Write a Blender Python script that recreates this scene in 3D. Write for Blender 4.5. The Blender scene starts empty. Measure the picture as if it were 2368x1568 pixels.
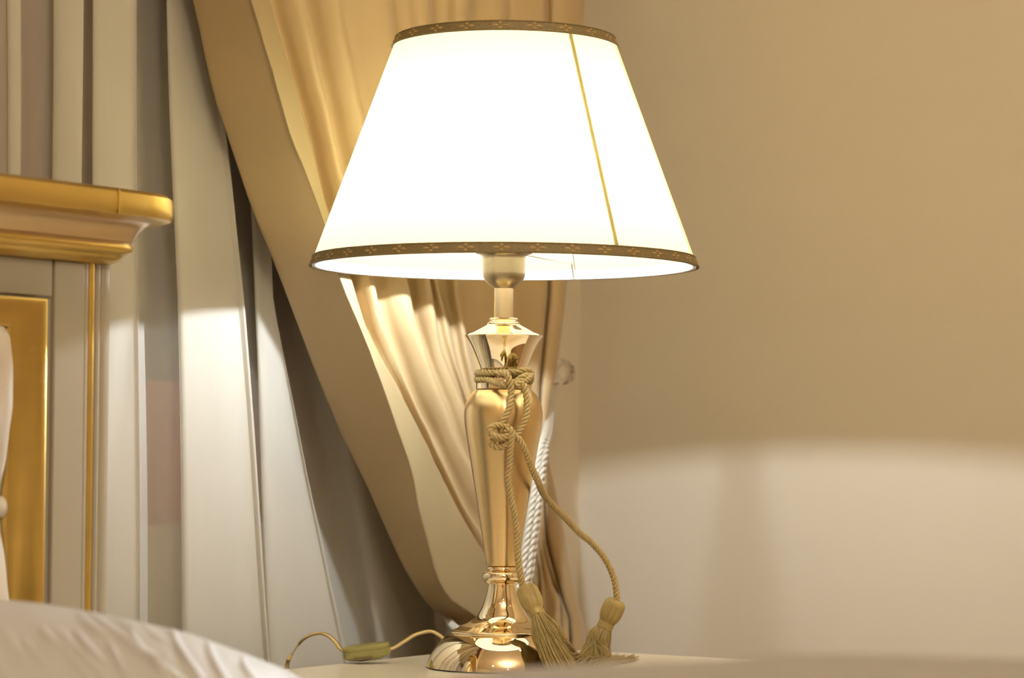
import bpy, bmesh, math, random
from mathutils import Vector, Matrix, noise as mnoise
random.seed(7)
sc = bpy.context.scene
COL = sc.collection
PI = math.pi

# ------------------------------------------------------------------ camera
F_PX = 6000.0
ZC = 0.825
HEAD = math.radians(34.0)
PITCH = math.radians(2.54)
ROLL = math.radians(0.30)
CAM = Vector((0, 0, ZC))
FWD = Vector((math.cos(PITCH)*math.cos(HEAD), math.cos(PITCH)*math.sin(HEAD), math.sin(PITCH)))
R0 = Vector((math.sin(HEAD), -math.cos(HEAD), 0))
U0 = R0.cross(FWD)
RGT = R0*math.cos(ROLL) + U0*math.sin(ROLL)
UPV = -R0*math.sin(ROLL) + U0*math.cos(ROLL)
cam_d = bpy.data.cameras.new('camera')
cam_o = bpy.data.objects.new('camera', cam_d)
COL.objects.link(cam_o)
cam_d.sensor_width = 36.0
cam_d.lens = 36.0*F_PX/2368.0
M = Matrix((RGT, UPV, -FWD)).transposed().to_4x4()
M.translation = CAM
cam_o.matrix_world = M
cam_d.clip_start = 0.02
cam_d.dof.use_dof = True
cam_d.dof.focus_distance = 2.48
cam_d.dof.aperture_fstop = 6.0
sc.camera = cam_o

# ------------------------------------------------------------------ world, exposure
sc.view_settings.view_transform = 'Standard'
sc.view_settings.look = 'None'
sc.view_settings.exposure = 0.0
sc.view_settings.gamma = 1.0
sc.view_settings.use_curve_mapping = False
w = bpy.data.worlds.new('night'); sc.world = w; w.use_nodes = True
w.node_tree.nodes['Background'].inputs[0].default_value = (0.30, 0.36, 0.42, 1)
w.node_tree.nodes['Background'].inputs[1].default_value = 0.12
sc.cycles.use_denoising = True
sc.cycles.max_bounces = 12
sc.cycles.diffuse_bounces = 6
sc.cycles.glossy_bounces = 5
sc.cycles.transmission_bounces = 10
sc.cycles.transparent_max_bounces = 24
sc.cycles.sample_clamp_indirect = 12.0
sc.cycles.caustics_reflective = False
sc.cycles.caustics_refractive = False

BULB_L = 6200.0            # radiance of the frosted bulb
BULB_C = (0.84, 0.91, 1.0)
CEIL_L = 220.0             # radiance of ceiling downlights
CEIL_C = (1.0, 0.76, 0.47)
CHAND_L = 780.0

# ------------------------------------------------------------------ pixel helpers
def ray(px, py):
    return FWD + RGT*((px-1184)/F_PX) - UPV*((py-784)/F_PX)
def on_z(px, py, z):
    d = ray(px, py); return CAM + d*((z-CAM.z)/d.z)
def on_y(px, py, y):
    d = ray(px, py); return CAM + d*((y-CAM.y)/d.y)
def on_x(px, py, x):
    d = ray(px, py); return CAM + d*((x-CAM.x)/d.x)
def project(p):
    v = p-CAM; d = v.dot(FWD)
    return 1184+v.dot(RGT)/d*F_PX, 784-v.dot(UPV)/d*F_PX
def at(px, py, depth):
    return CAM + ray(px, py)*depth

TABLE_Z = 0.62
LAMP = on_z(1160.5, 1544, TABLE_Z)
LX, LY = LAMP.x, LAMP.y
XR = LX + 0.727          # wall on the right of the picture
YW = LY + 0.376          # window wall
DL = (LAMP-CAM).dot(FWD)
def lamp_z(py):          # height of a picture row on the lamp's axis
    d = ray(1164, py); n = Vector((math.cos(HEAD), math.sin(HEAD), 0))
    t = (LAMP-CAM).dot(n)/d.dot(n)
    return (CAM + d*t).z
LS = DL/F_PX             # metres per pixel at the lamp

# ------------------------------------------------------------------ object helpers
def wloc(o):
    v = Vector((0, 0, 0))
    while o is not None:
        v += o.location; o = o.parent
    return v
def props(o, label=None, cat=None, group=None, kind=None):
    if label: o['label'] = label
    if cat: o['category'] = cat
    if group: o['group'] = group
    if kind: o['kind'] = kind
    return o
def empty(name, loc, label, cat, group=None):
    o = bpy.data.objects.new(name, None); COL.objects.link(o)
    o.location = loc; o.empty_display_size = 0.05
    return props(o, label, cat, group)
class G:
    """collects geometry in world coordinates"""
    def __init__(s): s.v = []; s.f = []; s.m = []
    def add(s, vs, fs, mi=0):
        b = len(s.v); s.v += [tuple(v) for v in vs]
        s.f += [tuple(i+b for i in f) for f in fs]; s.m += [mi]*len(fs)
        return s
    def grid(s, rows, mi=0, cu=False, cv=False, mifn=None):
        n = len(rows); k = len(rows[0]); b = len(s.v)
        for r in rows: s.v += [tuple(p) for p in r]
        for i in range(n if cu else n-1):
            for j in range(k if cv else k-1):
                a = i; c = (i+1) % n; d = j; e = (j+1) % k
                s.f.append((b+a*k+d, b+a*k+e, b+c*k+e, b+c*k+d))
                s.m.append(mifn(i, j) if mifn else mi)
        return s
    def lathe(s, prof, c, n=96, mi=0):
        rows = []
        for r, z in prof:
            rows.append([(c[0]+r*math.cos(2*PI*j/n), c[1]+r*math.sin(2*PI*j/n), z) for j in range(n)])
        s.grid(rows, mi, cv=True); return s
    def box(s, a, b, mi=0):
        x0, y0, z0 = a; x1, y1, z1 = b
        vs = [(x0,y0,z0),(x1,y0,z0),(x1,y1,z0),(x0,y1,z0),(x0,y0,z1),(x1,y0,z1),(x1,y1,z1),(x0,y1,z1)]
        return s.add(vs, [(0,3,2,1),(4,5,6,7),(0,1,5,4),(1,2,6,5),(2,3,7,6),(3,0,4,7)], mi)
    def tube(s, pts, r, n=8, mi=0, cap=True, flat=None):
        pts = [Vector(p) for p in pts]; rows = []
        t0 = (pts[1]-pts[0]).normalized()
        nrm = t0.orthogonal().normalized()
        if flat is not None: nrm = (flat - t0*flat.dot(t0)).normalized()
        for i, p in enumerate(pts):
            a = pts[max(0, i-1)]; c = pts[min(len(pts)-1, i+1)]
            t = (c-a)
            t = t.normalized() if t.length > 1e-12 else t0
            nrm = nrm - t*nrm.dot(t)
            nrm = nrm.normalized() if nrm.length > 1e-9 else t.orthogonal().normalized()
            bi = t.cross(nrm)
            rr = r[i] if isinstance(r, (list, tuple)) else r
            if flat is not None: ra, rb = rr, rr*1.9
            else: ra = rb = rr
            rows.append([p + nrm*(ra*math.cos(2*PI*j/n)) + bi*(rb*math.sin(2*PI*j/n)) for j in range(n)])
        b = len(s.v)
        s.grid(rows, mi, cv=True)
        if cap:
            s.f.append(tuple(b+j for j in range(n))[::-1]); s.m.append(mi)
            e = b+(len(rows)-1)*n
            s.f.append(tuple(e+j for j in range(n))); s.m.append(mi)
        return s
    def sphere(s, c, r, n=16, sc3=(1, 1, 1), mi=0):
        rows = []
        for i in range(n//2+1):
            a = -PI/2 + PI*i/(n//2)
            rows.append([(c[0]+r*sc3[0]*math.cos(a)*math.cos(2*PI*j/n), c[1]+r*sc3[1]*math.cos(a)*math.sin(2*PI*j/n), c[2]+r*sc3[2]*math.sin(a)) for j in range(n)])
        return s.grid(rows, mi, cv=True)
    def build(s, name, mats, parent=None, smooth=True, origin=None, sharp=40, bevel=0, merge=True, solid=0, subsurf=0):
        base = wloc(parent) if parent is not None else Vector((0, 0, 0))
        o0 = Vector(origin) if origin is not None else base
        me = bpy.data.meshes.new(name)
        me.from_pydata([(v[0]-o0.x, v[1]-o0.y, v[2]-o0.z) for v in s.v], [], s.f)
        if not isinstance(mats, (list, tuple)): mats = [mats]
        for m in mats: me.materials.append(m)
        me.polygons.foreach_set('material_index', s.m)
        bm = bmesh.new(); bm.from_mesh(me)
        if merge: bmesh.ops.remove_doubles(bm, verts=bm.verts, dist=1e-6)
        bmesh.ops.recalc_face_normals(bm, faces=bm.faces)
        bm.to_mesh(me); bm.free()
        if smooth:
            me.polygons.foreach_set('use_smooth', [True]*len(me.polygons))
            if sharp: me.set_sharp_from_angle(angle=math.radians(sharp))
        o = bpy.data.objects.new(name, me); COL.objects.link(o)
        o.parent = parent
        o.location = o0 - base
        if solid:
            md = o.modifiers.new('solid', 'SOLIDIFY'); md.thickness = solid; md.offset = 0
        if bevel:
            md = o.modifiers.new('bevel', 'BEVEL'); md.width = bevel; md.segments = 3; md.limit_method = 'ANGLE'
        if subsurf:
            md = o.modifiers.new('sub', 'SUBSURF'); md.levels = subsurf; md.render_levels = subsurf
        return o
def cr(pts, n):
    """Catmull-Rom through a list of vectors or tuples, n samples per span"""
    P = [Vector(p) for p in pts]; out = []
    for i in range(len(P)-1):
        a = P[i-1] if i else P[0]*2-P[1]
        b = P[i]; c = P[i+1]
        d = P[i+2] if i+2 < len(P) else P[-1]*2-P[-2]
        for k in range(n):
            t = k/n
            out.append(0.5*((2*b)+(c-a)*t+(2*a-5*b+4*c-d)*t*t+(3*b-a-3*c+d)*t*t*t))
    out.append(P[-1]); return out
def resample(pts, step):
    out = [pts[0]]; acc = 0
    for a, b in zip(pts, pts[1:]):
        L = (b-a).length
        if L < 1e-9: continue
        t = step-acc
        while t <= L:
            out.append(a.lerp(b, t/L)); t += step
        acc = L-(t-step)
    if (out[-1]-pts[-1]).length > step*.3: out.append(pts[-1])
    return out
def lerp_tab(tab, x):
    if x <= tab[0][0]:
        (a, b), (c, d) = tab[0], tab[1]
        return b+(d-b)*(x-a)/(c-a)
    for (a, b), (c, d) in zip(tab, tab[1:]):
        if x <= c: return b+(d-b)*(x-a)/(c-a)
    return tab[-1][1]
def smooth_tab(tab):
    """resample a (y, x) table as a smooth curve"""
    pts = cr([(y, x, 0) for y, x in tab], 8)
    return [(p.x, p.y) for p in pts]
def ropegeo(g, path, R=0.0033, rs=0.00158, rh=0.00188, pitch=0.0125, strands=3, n=8, mi=0, step=0.0008):
    pts = resample(path, step)
    t0 = (pts[1]-pts[0]).normalized(); nrm = t0.orthogonal().normalized()
    fr = []; s = 0
    for i, p in enumerate(pts):
        a = pts[max(0, i-1)]; c = pts[min(len(pts)-1, i+1)]
        t = (c-a).normalized(); nrm = (nrm-t*nrm.dot(t)).normalized()
        if i: s += (p-pts[i-1]).length
        fr.append((p, nrm.copy(), t.cross(nrm), s))
    for k in range(strands):
        ph = 2*PI*k/strands
        g.tube([p + a*(rh*math.cos(ph+2*PI*s/pitch)) + b*(rh*math.sin(ph+2*PI*s/pitch)) for p, a, b, s in fr], rs, n, mi)
    return g

# ------------------------------------------------------------------ materials
def mat(name, col, rough=0.5, metal=0.0, coat=0.0, coat_r=0.1, sheen=0.0, spec=0.5, aniso=0.0, var=0.0, var_scale=5.0,
        bump=0.0, bump_scale=100.0, stretch=(1, 1, 1), trans=0.0, ior=1.5, sheen_r=0.3):
    m = bpy.data.materials.new(name); m.use_nodes = True
    nt = m.node_tree; b = nt.nodes['Principled BSDF']
    b.inputs['Base Color'].default_value = (*col, 1)
    b.inputs['Roughness'].default_value = rough
    b.inputs['Metallic'].default_value = metal
    b.inputs['Coat Weight'].default_value = coat
    b.inputs['Coat Roughness'].default_value = coat_r
    b.inputs['Sheen Weight'].default_value = sheen
    b.inputs['Sheen Roughness'].default_value = sheen_r
    b.inputs['Specular IOR Level'].default_value = spec
    b.inputs['Anisotropic'].default_value = aniso
    b.inputs['Transmission Weight'].default_value = trans
    b.inputs['IOR'].default_value = ior
    if aniso:
        b.inputs['Anisotropic Rotation'].default_value = 0.25
        t = nt.nodes.new('ShaderNodeTangent'); t.direction_type = 'RADIAL'; t.axis = 'Z'
        nt.links.new(t.outputs[0], b.inputs['Tangent'])
    tc = nt.nodes.new('ShaderNodeTexCoord'); mp = nt.nodes.new('ShaderNodeMapping')
    mp.inputs['Scale'].default_value = stretch
    nt.links.new(tc.outputs['Object'], mp.inputs[0])
    if var:
        n = nt.nodes.new('ShaderNodeTexNoise'); n.inputs['Scale'].default_value = var_scale; n.inputs['Detail'].default_value = 6
        nt.links.new(mp.outputs[0], n.inputs['Vector'])
        mx = nt.nodes.new('ShaderNodeMix'); mx.data_type = 'RGBA'
        mx.inputs[6].default_value = (*[c*(1-var) for c in col], 1)
        mx.inputs[7].default_value = (*[min(1, c*(1+var)) for c in col], 1)
        nt.links.new(n.outputs[0], mx.inputs[0]); nt.links.new(mx.outputs[2], b.inputs['Base Color'])
    if bump:
        n2 = nt.nodes.new('ShaderNodeTexNoise'); n2.inputs['Scale'].default_value = bump_scale; n2.inputs['Detail'].default_value = 4
        nt.links.new(mp.outputs[0], n2.inputs['Vector'])
        bp = nt.nodes.new('ShaderNodeBump'); bp.inputs['Strength'].default_value = bump; bp.inputs['Distance'].default_value = 0.001
        nt.links.new(n2.outputs[0], bp.inputs['Height']); nt.links.new(bp.outputs[0], b.inputs['Normal'])
    return m
def emis(name, col, strength):
    m = bpy.data.materials.new(name); m.use_nodes = True; nt = m.node_tree
    nt.nodes.remove(nt.nodes['Principled BSDF'])
    e = nt.nodes.new('ShaderNodeEmission'); e.inputs[0].default_value = (*col, 1); e.inputs[1].default_value = strength
    nt.links.new(e.outputs[0], nt.nodes['Material Output'].inputs[0]); return m
def fabric_mat(name, diff, transl, opacity, tr=0.5, weave=0.0):
    m = bpy.data.materials.new(name); m.use_nodes = True; nt = m.node_tree
    nt.nodes.remove(nt.nodes['Principled BSDF'])
    d = nt.nodes.new('ShaderNodeBsdfDiffuse'); d.inputs[0].default_value = (*diff, 1)
    t = nt.nodes.new('ShaderNodeBsdfTranslucent'); t.inputs[0].default_value = (*transl, 1)
    mx = nt.nodes.new('ShaderNodeMixShader'); mx.inputs[0].default_value = tr
    nt.links.new(d.outputs[0], mx.inputs[1]); nt.links.new(t.outputs[0], mx.inputs[2])
    out = mx
    if opacity < 1:
        tp = nt.nodes.new('ShaderNodeBsdfTransparent')
        m2 = nt.nodes.new('ShaderNodeMixShader'); m2.inputs[0].default_value = opacity
        nt.links.new(tp.outputs[0], m2.inputs[1]); nt.links.new(mx.outputs[0], m2.inputs[2]); out = m2
        if weave:
            tc = nt.nodes.new('ShaderNodeTexCoord'); wv = nt.nodes.new('ShaderNodeTexNoise')
            mp = nt.nodes.new('ShaderNodeMapping'); mp.inputs['Scale'].default_value = (60, 60, 3)
            wv.inputs['Scale'].default_value = 6; wv.inputs['Detail'].default_value = 3
            nt.links.new(tc.outputs['Object'], mp.inputs[0]); nt.links.new(mp.outputs[0], wv.inputs['Vector'])
            mr = nt.nodes.new('ShaderNodeMapRange'); mr.inputs[3].default_value = opacity-weave; mr.inputs[4].default_value = opacity+weave
            nt.links.new(wv.outputs[0], mr.inputs[0]); nt.links.new(mr.outputs[0], m2.inputs[0])
    nt.links.new(out.outputs[0], nt.nodes['Material Output'].inputs[0]); return m

M_wall = mat('beige_paint', (0.68, 0.62, 0.50), 0.55, var=0.012, var_scale=1.5, bump=0.05, bump_scale=260, spec=0.3)
M_ceil = mat('ceiling_paint', (0.78, 0.72, 0.62), 0.8)
M_floor = mat('oak_floor', (0.36, 0.24, 0.14), 0.35, var=0.25, var_scale=3, stretch=(1, 12, 1))
M_base = mat('skirting_paint', (0.72, 0.67, 0.58), 0.35)
M_wood = mat('reddish_wood', (0.40, 0.12, 0.065), 0.3, var=0.3, var_scale=4, stretch=(8, 8, 0.6), coat=0.3)
M_polish = mat('polished_gold', (0.93, 0.77, 0.51), 0.022, metal=1.0, var=0.01)
M_satin = mat('brushed_gold', (0.80, 0.59, 0.29), 0.30, metal=1.0, aniso=0.75, var=0.04, var_scale=30, stretch=(1, 1, 8))
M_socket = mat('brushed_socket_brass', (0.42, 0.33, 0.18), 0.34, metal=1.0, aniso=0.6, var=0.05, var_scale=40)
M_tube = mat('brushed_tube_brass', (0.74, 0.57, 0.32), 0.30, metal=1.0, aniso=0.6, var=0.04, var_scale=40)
M_shade = fabric_mat('shade_fabric', (0.42, 0.36, 0.23), (0.46, 0.39, 0.21), 1.0, tr=0.5)
M_hem = mat('white_hem', (0.88, 0.87, 0.84), 0.6)
M_gimp = mat('olive_gimp_braid', (0.22, 0.165, 0.068), 0.5, var=0.45, var_scale=420, bump=0.8, bump_scale=900, spec=0.6)
M_gimp2 = mat('bronze_gimp_petal', (0.52, 0.35, 0.13), 0.42, spec=0.7)
M_seam_and_shadow = fabric_mat('seam_and_shadow_strip', (0.62, 0.50, 0.26), (0.98, 0.88, 0.52), 1.0, tr=0.9)  # real seam tape, also the strip painted as a strut's shadow
M_wire = mat('shade_wire', (0.75, 0.70, 0.62), 0.4, metal=0.6)
M_rope = mat('antique_gold_cord', (0.47, 0.35, 0.14), 0.42, sheen=0.15, var=0.2, var_scale=500, bump=0.5, bump_scale=900, spec=0.7)
M_thread = mat('antique_gold_thread', (0.43, 0.325, 0.115), 0.36, sheen=0.1, var=0.25, var_scale=90, spec=0.8)
M_white_rope = mat('ivory_satin_cord', (0.56, 0.53, 0.45), 0.32, sheen=0.3, spec=0.7)
M_drape = mat('gold_satin_drape', (0.46, 0.34, 0.178), 0.50, sheen=0.12, var=0.03, var_scale=60, spec=0.45, bump=0.06, bump_scale=700, sheen_r=0.4)
M_drape_hem = mat('olive_satin_hem', (0.34, 0.26, 0.135), 0.46, sheen=0.1, spec=0.45, bump=0.15, bump_scale=90, stretch=(1, 1, 4))
M_sheer = fabric_mat('ivory_voile', (0.71, 0.68, 0.60), (0.76, 0.71, 0.60), 0.69, tr=0.35, weave=0.018)
M_glassdark = mat('window_glass', (0.02, 0.022, 0.022), 0.03, spec=0.6)
M_goldleaf = mat('gold_leaf', (0.63, 0.43, 0.12), 0.33, metal=0.9, var=0.16, var_scale=14, bump=0.12, bump_scale=60, stretch=(1, 3, 3))
M_goldsoft = mat('glazed_gold', (0.66, 0.46, 0.24), 0.28, metal=0.35, var=0.08, var_scale=12, coat=0.4)
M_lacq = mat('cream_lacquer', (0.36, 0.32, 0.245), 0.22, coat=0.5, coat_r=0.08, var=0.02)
M_velvet = mat('ivory_velvet', (0.60, 0.54, 0.46), 0.7, sheen=0.8, bump=0.3, bump_scale=500)
M_satin_white = mat('white_satin', (0.44, 0.44, 0.44), 0.50, sheen=0.1, spec=0.32)
M_duvet = mat('white_cotton', (0.30, 0.285, 0.275), 0.8, sheen=0.2)
M_mattress = mat('mattress_ticking', (0.7, 0.68, 0.62), 0.9)
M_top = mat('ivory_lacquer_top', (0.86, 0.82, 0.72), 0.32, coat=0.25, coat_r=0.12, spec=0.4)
M_switch = mat('olive_plastic', (0.30, 0.285, 0.095), 0.33)
M_rocker = mat('grey_plastic', (0.16, 0.125, 0.08), 0.4)
M_cable = mat('gold_pvc_cable', (0.58, 0.44, 0.18), 0.22, metal=0.35, coat=0.6)
M_crystal = mat('crystal', (0.97, 0.97, 0.97), 0.01, trans=1.0, ior=1.5)
M_steel = mat('steel', (0.6, 0.6, 0.6), 0.3, metal=1.0)
M_bulb = emis('lit_bulb_glass', BULB_C, BULB_L)
M_down = emis('downlight_lens', CEIL_C, CEIL_L)
M_chand = emis('chandelier_bulb_glass', (1.0, 0.85, 0.64), CHAND_L)

# ------------------------------------------------------------------ room shell
X0, Y0, ZT = XR-4.6, YW-4.4, 2.7
T = 0.15
G().box((X0-T, Y0-T, -0.1), (XR+T, YW+0.3, 0)).build('floor', M_floor, smooth=False)['kind'] = 'structure'
G().box((X0-T, Y0-T, ZT), (XR+T, YW+0.3, ZT+0.1)).build('ceiling', M_ceil, smooth=False)['kind'] = 'structure'
G().box((XR, Y0-T, 0), (XR+T, YW+0.3, ZT)).build('wall_right', M_wall, smooth=False)['kind'] = 'structure'
G().box((X0-T, Y0-T, 0), (X0, YW+0.3, ZT)).build('wall_left', M_wall, smooth=False)['kind'] = 'structure'
G().box((X0, Y0-T, 0), (XR, Y0, ZT)).build('wall_front', M_wall, smooth=False)['kind'] = 'structure'
wx1 = on_y(838, 1213, YW).x
wx0 = wx1-1.7
wz0 = on_y(372, 1215, YW).z
wz1 = 2.35
wg = G()
wg.box((X0, YW, 0), (wx0, YW+T, ZT)).box((wx1, YW, 0), (XR, YW+T, ZT))
wg.box((wx0, YW, 0), (wx1, YW+T, wz0)).box((wx0, YW, wz1), (wx1, YW+T, ZT))
wg.build('wall_back', M_wall, smooth=False)['kind'] = 'structure'
G().box((XR-0.012, Y0, 0), (XR, YW-0.012, 0.1)).build('baseboard_right', M_base, smooth=False)['kind'] = 'structure'
G().box((X0, YW-0.012, 0), (XR, YW, 0.1)).build('baseboard_back', M_base, smooth=False)['kind'] = 'structure'
# window behind the sheer curtain
win = bpy.data.objects.new('window_1', None); COL.objects.link(win); win.location = ((wx0+wx1)/2, YW+0.05, wz0); win['kind'] = 'structure'
rail_top = on_y(372, 882, YW+0.03).z
mxa = on_y(-60, 300, YW+0.03).x
mxb = on_y(100, 300, YW+0.03).x
f = G()
f.box((wx0, YW+0.03, wz0), (wx1, YW+0.09, rail_top))
f.box((wx0, YW+0.03, wz1-0.08), (wx1, YW+0.09, wz1))
f.box((wx0, YW+0.03, rail_top), (wx0+0.08, YW+0.09, wz1-0.08))
f.box((wx1-0.05, YW+0.03, rail_top), (wx1, YW+0.09, wz1-0.08))
f.box((mxa, YW+0.03, rail_top), (mxb, YW+0.09, wz1-0.08))
f.build('window_frame', M_wood, win, smooth=False)
G().box((wx0+0.08, YW+0.058, rail_top), (mxa, YW+0.062, wz1-0.08)).build('pane', M_glassdark, win, smooth=False)
G().box((mxb, YW+0.058, rail_top), (wx1-0.05, YW+0.062, wz1-0.08)).build('pane', M_glassdark, win, smooth=False)
# door on the far side of the room (seen mirrored in the lamp)
dr = bpy.data.objects.new('door_1', None); COL.objects.link(dr); dr.location = (X0+0.02, Y0+1.1, 0); dr['kind'] = 'structure'
dg = G(); dg.box((X0, Y0+0.6, 0), (X0+0.04, Y0+1.55, 2.1))
for z0, z1 in ((0.15, 0.95), (1.1, 1.95)):
    dg.box((X0+0.04, Y0+0.75, z0), (X0+0.055, Y0+1.4, z1))
dg.build('door_leaf', M_wood, dr, smooth=False, bevel=0.004)
G().sphere((X0+0.09, Y0+1.48, 1.0), 0.028).build('door_handle', M_steel, dr)
# ceiling lights
downs = [(LX+0.05, LY-0.95), (LX-2.7, LY-0.95), (LX+0.05, LY-2.6), (LX-2.7, LY-2.6)]
where = ['nearest the gold table lamp', 'above the bed on the window side', 'on the door side near the right wall', 'on the door side above the foot of the bed']
for i, (x, y) in enumerate(downs):
    e = empty('downlight', (x, y, ZT), 'round recessed white ceiling downlight '+where[i], 'ceiling light', 'recessed ceiling downlights')
    G().lathe([(0.052, ZT-0.001), (0.062, ZT-0.006), (0.070, ZT-0.004), (0.072, ZT)], (x, y), 32).build('trim_ring', M_steel, e)
    G().lathe([(0.0001, ZT-0.004), (0.052, ZT-0.004)], (x, y), 32).build('lens', M_down, e)
cx, cy = LX-1.7, LY-1.7
ch = empty('chandelier', (cx, cy, ZT), 'small five-bulb chandelier hanging in the middle of the bedroom ceiling', 'chandelier')
G().lathe([(0.001, ZT), (0.05, ZT), (0.045, ZT-0.03), (0.008, ZT-0.04), (0.008, ZT-0.35), (0.03, ZT-0.38), (0.035, ZT-0.42), (0.01, ZT-0.46), (0.001, ZT-0.47)], (cx, cy), 24).build('stem', M_polish, ch)
for k in range(5):
    a = 2*PI*k/5
    d = Vector((math.cos(a), math.sin(a), 0)); c = Vector((cx, cy, 0))
    p = [c+d*0.03+Vector((0, 0, ZT-0.40)), c+d*0.10+Vector((0, 0, ZT-0.45)), c+d*0.17+Vector((0, 0, ZT-0.42)), c+d*0.19+Vector((0, 0, ZT-0.37))]
    arm = G().tube(cr(p, 6), 0.005, 8).build('arm', M_polish, ch)
    q = p[-1]
    G().lathe([(0.001, q.z), (0.011, q.z+0.01), (0.016, q.z+0.035), (0.012, q.z+0.06), (0.001, q.z+0.085)], (q.x, q.y), 16).build('bulb', M_chand, arm)

# ------------------------------------------------------------------ bed
HB = YW-0.222            # front face of the headboard
def hx(px, y=HB, py=900): return on_y(px, py, y).x
def hz(px, py, y=HB): return on_y(px, py, y).z
xe = hx(249)             # right end of the headboard
BED_X0 = xe-1.78
bed = empty('bed', ((BED_X0+xe)/2, HB-1.0, 0), 'cream lacquered bed with gilded headboard and tufted ivory panel left of the lamp', 'bed')
z_top = hz(275, 430, HB-0.056)
z_f = hz(275, 497, HB-0.056)
z_c = hz(235, 572, HB-0.016)
z_b = hz(205, 609, HB-0.004)
fr_x1 = hx(103, HB-0.012); fr_x0 = hx(30, HB-0.012)
fr_z1 = hz(103, 690, HB-0.012); fr_z0 = hz(30, 755, HB-0.012)
hb = G()
hb.box((BED_X0+0.02, HB, 0.0), (xe-0.0, HB+0.04, z_b+0.004))
board = hb.build('headboard', M_lacq, bed, smooth=False, bevel=0.003)
# crown moulding swept round the front and the two ends
prof = [(-0.02, z_top), (0.040, z_top), (0.0535, z_top-0.0015), (0.058, z_top-0.005), (0.059, z_top-0.010), (0.059, z_f+0.005), (0.057, z_f+0.001), (0.050, z_f-0.001),
        (0.042, z_f-0.001), (0.035, z_f-0.004), (0.0285, z_f-0.010), (0.0235, z_f-0.018), (0.022, z_c+0.006), (0.0235, z_c+0.003), (0.024, z_c), (0.0225, z_c-0.003),
        (0.018, z_c-0.005), (0.016, z_c-0.007), (0.0135, z_b+0.004), (0.006, z_b+0.001), (0.004, z_b), (-0.01, z_b)]
def crown(prof, x0, x1):
    R = 0.012; rows = []
    def path(off):
        P = [(x0-off+0.0, HB+0.05)]
        for k in range(9):
            a = PI + PI/2*k/8
            P.append((x0+R+(R+off)*math.cos(a), HB+R+(R+off)*math.sin(a)))
        for k in range(1, 40): P.append((x0+R+(x1-x0-2*R)*k/40, HB-off))
        for k in range(13):
            a = -PI/2 + PI/2*k/12
            P.append((x1-R+(R+off)*math.cos(a), HB+R+(R+off)*math.sin(a)))
        P.append((x1+off, HB+0.05)); return P
    return [[(x, y, z) for x, y in path(off)] for off, z in prof]
x_cr = hx(388, HB-0.0)-0.048+0.0
x_cr = xe+0.002
cg = G(); rows = crown(prof, BED_X0+0.02, x_cr)
cg.grid(rows, mifn=lambda i, j: 1 if 8 <= i <= 12 else 0)
cg.build('crown_molding', [M_goldleaf, M_goldsoft], board)
jx = hx(275, HB-0.059, 450)
G().box((jx-0.0007, HB-0.0597, z_f+0.001), (jx+0.0007, HB-0.05, z_top-0.003)).build('joint', M_goldleaf, board, smooth=False, bevel=0.0004)
# raised stile, groove and gilded bead down the right edge
bx0, bx1 = hx(199), hx(214)
rb = (bx1-bx0)/2
def halfround(g, xc, r, z0, z1, y=HB, n=10, squash=0.8):
    g.grid([[(xc+r*math.cos(PI*k/n), y-squash*r*math.sin(PI*k/n), z) for k in range(n+1)] for z in (z0, z1)])
g = G(); halfround(g, (bx0+bx1)/2, rb, 0.3, z_b)
g.build('gilded_bead', M_goldleaf, board)
g = G()
halfround(g, hx(192), 0.004, 0.3, z_b); halfround(g, hx(221), 0.0035, 0.3, z_b)
halfround(g, hx(238), 0.0065, 0.3, z_b, squash=0.5)
g.build('edge_reed', M_lacq, board)
g = G(); g.box((hx(116), HB-0.004, 0.3), (hx(186), HB+0.001, z_b)).build('stile', M_lacq, board, smooth=False, bevel=0.0015)
g = G(); g.box((BED_X0+0.15, HB-0.003, hz(60, 683)), (hx(113), HB+0.001, z_b)).build('top_rail', M_lacq, board, smooth=False, bevel=0.0015)
# gilded picture frame round the tufted panel: swept as a mitred U
fx0, fz0 = BED_X0+0.17, 0.35
fw = fr_x1-fr_x0; fh = fr_z1-fr_z0
fprof = [(0.0, 0.0), (0.0, 0.013), (0.03, 0.0155), (0.08, 0.0160), (0.2, 0.0150), (0.35, 0.0125), (0.55, 0.0095), (0.78, 0.0075), (0.92, 0.007), (0.99, 0.005), (1.0, -0.008)]
fg = G()
rows = []
for s_, o_ in fprof:
    rows.append([(fx0+fw*s_, HB-o_, fz0), (fx0+fw*s_, HB-o_, fr_z1-fh*s_), (fr_x1-fw*s_, HB-o_, fr_z1-fh*s_), (fr_x1-fw*s_, HB-o_, fz0)])
fg.grid(rows); fg.build('gilded_frame', M_goldleaf, board, sharp=55)
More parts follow.
